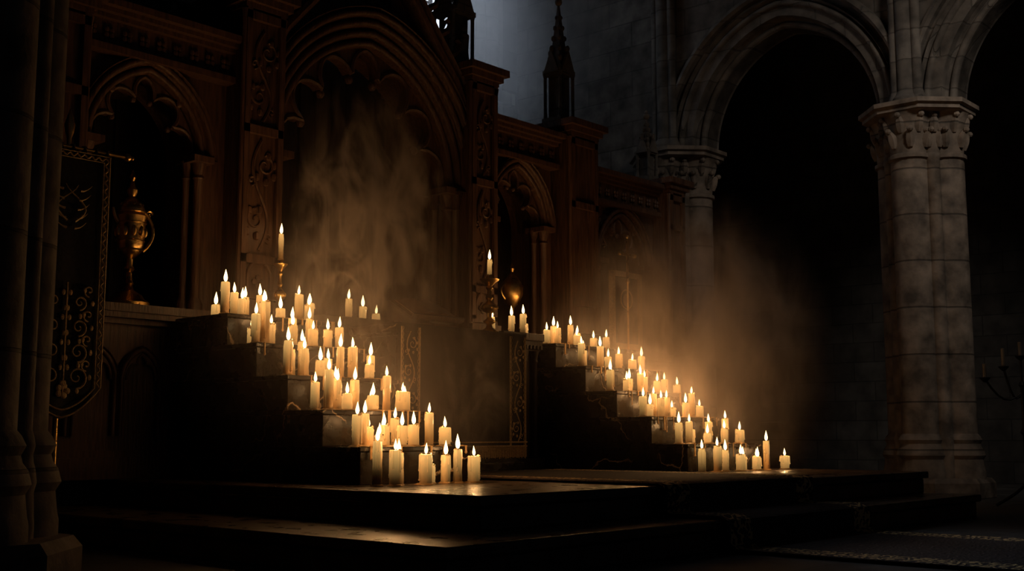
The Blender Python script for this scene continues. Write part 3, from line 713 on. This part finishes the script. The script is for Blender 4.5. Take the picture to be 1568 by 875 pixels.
# ------------------------------------------------------------ smoke and haze volumes
def smoke(name,c,size,dens,seed,scale=1.2,lo=.45,hi=.68,base=.03,col=(.95,.80,.70,1),stretch=.5,parent=None,fin=.15,aniso=.1,distort=1.1):
    mb=MB(); mb.lathe(0,0,[(.5,-1),(.9,-.6),(1,0),(.9,.6),(.5,1)],16)
    m,nt,out=mat_new(name); N=nt.nodes.new; L=nt.links.new
    vs=N('ShaderNodeVolumePrincipled'); vs.inputs['Color'].default_value=col; vs.inputs['Anisotropy'].default_value=aniso
    tc=N('ShaderNodeTexCoord'); mp=N('ShaderNodeMapping'); mp.inputs['Scale'].default_value=(size[0]*scale,size[1]*scale,size[2]*scale*stretch); mp.inputs['Location'].default_value=(seed,seed*2,seed*3)
    L(tc.outputs['Object'],mp.inputs[0])
    no=N('ShaderNodeTexNoise'); no.inputs['Scale'].default_value=1; no.inputs['Detail'].default_value=5; no.inputs['Roughness'].default_value=.6; no.inputs['Distortion'].default_value=distort
    L(mp.outputs[0],no.inputs[0])
    mr=N('ShaderNodeMapRange'); mr.inputs['From Min'].default_value=lo; mr.inputs['From Max'].default_value=hi; mr.inputs['To Min'].default_value=base; L(no.outputs[0],mr.inputs[0])
    ln=N('ShaderNodeVectorMath'); ln.operation='LENGTH'; L(tc.outputs['Object'],ln.inputs[0])
    fo=N('ShaderNodeMapRange'); fo.interpolation_type='SMOOTHSTEP'; fo.inputs['From Min'].default_value=1; fo.inputs['From Max'].default_value=fin; L(ln.outputs['Value'],fo.inputs[0])
    a=N('ShaderNodeMath'); a.operation='MULTIPLY'; L(mr.outputs[0],a.inputs[0]); L(fo.outputs[0],a.inputs[1])
    b=N('ShaderNodeMath'); b.operation='MULTIPLY'; b.inputs[1].default_value=dens; L(a.outputs[0],b.inputs[0])
    L(b.outputs[0],vs.inputs['Density']); L(vs.outputs[0],out.inputs['Volume'])
    ob=mb.build(name,[m]); ob.location=c; ob.scale=size
    if parent: ob.parent=parent
    return ob
smoke('smoke_plume',(7.1,8.1,2.75),(.95,.8,1.45),9.0,1.3,2.6,lo=.505,hi=.69,base=.01,parent=CA,distort=1.7)
smoke('smoke_plume',(11.8,7.5,1.9),(2.1,1.5,1.9),2.6,4.7,1.9,lo=.48,hi=.70,base=.05,parent=CB,distort=1.6)
smoke('smoke_wisp',(7.7,7.3,1.35),(.6,.5,.8),3.0,8.1,2.6,lo=.49,hi=.68,base=.02,parent=CA,distort=1.6)
smoke('fine_haze',(6.5,7.5,1.5),(1.7,1.8,1.7),.20,2.2,.8,.3,.8,.5,parent=CA,aniso=.3)
smoke('fine_haze',(11.0,7.3,1.5),(2.2,1.9,1.8),.20,5.2,.8,.3,.8,.5,parent=CB,aniso=.3)
smoke('window_light_haze',(12.3,11.4,7.2),(2.9,1.8,3.2),.24,3.2,.6,.35,.75,.35,(.94,.96,1,1),.35,fin=.3)

# ------------------------------------------------------------ lights
def area(name,loc,target,size,energy,color,sy=None,spread=None):
    l=bpy.data.lights.new(name,'AREA'); l.energy=energy; l.color=color; l.size=size
    if sy: l.shape='RECTANGLE'; l.size_y=sy
    if spread: l.spread=spread
    o=bpy.data.objects.new(name,l); o.location=loc
    d=Vector(target)-Vector(loc); o.rotation_euler=d.to_track_quat('-Z','Y').to_euler(); scene.collection.objects.link(o)
area('window_light',(12.95,13.1,9.3),(12.3,11.6,3.0),.8,42,(.76,.86,1),3.2,math.radians(44))
area('window_light',(10.3,13.1,9.2),(9.7,9.6,6.3),.8,16,(.76,.86,1),3.0,math.radians(24))
area('column_fill_light',(10.0,0.0,9.8),(15.5,6.0,4.6),1.6,20,(1,.87,.74),1.6,math.radians(50))  # added fill from an unseen source, aimed at the arcade column

w=bpy.data.worlds.new('night'); scene.world=w; w.use_nodes=True
w.node_tree.nodes['Background'].inputs[0].default_value=(.36,.38,.48,1); w.node_tree.nodes['Background'].inputs[1].default_value=.014

cam=bpy.data.cameras.new('camera'); co=bpy.data.objects.new('camera',cam); scene.collection.objects.link(co)
co.location=(0,0,.80); co.rotation_euler=(math.radians(90+7.32),0,-math.atan2(.747,.665)); cam.lens=41.26; cam.sensor_width=36; cam.clip_end=100
scene.camera=co
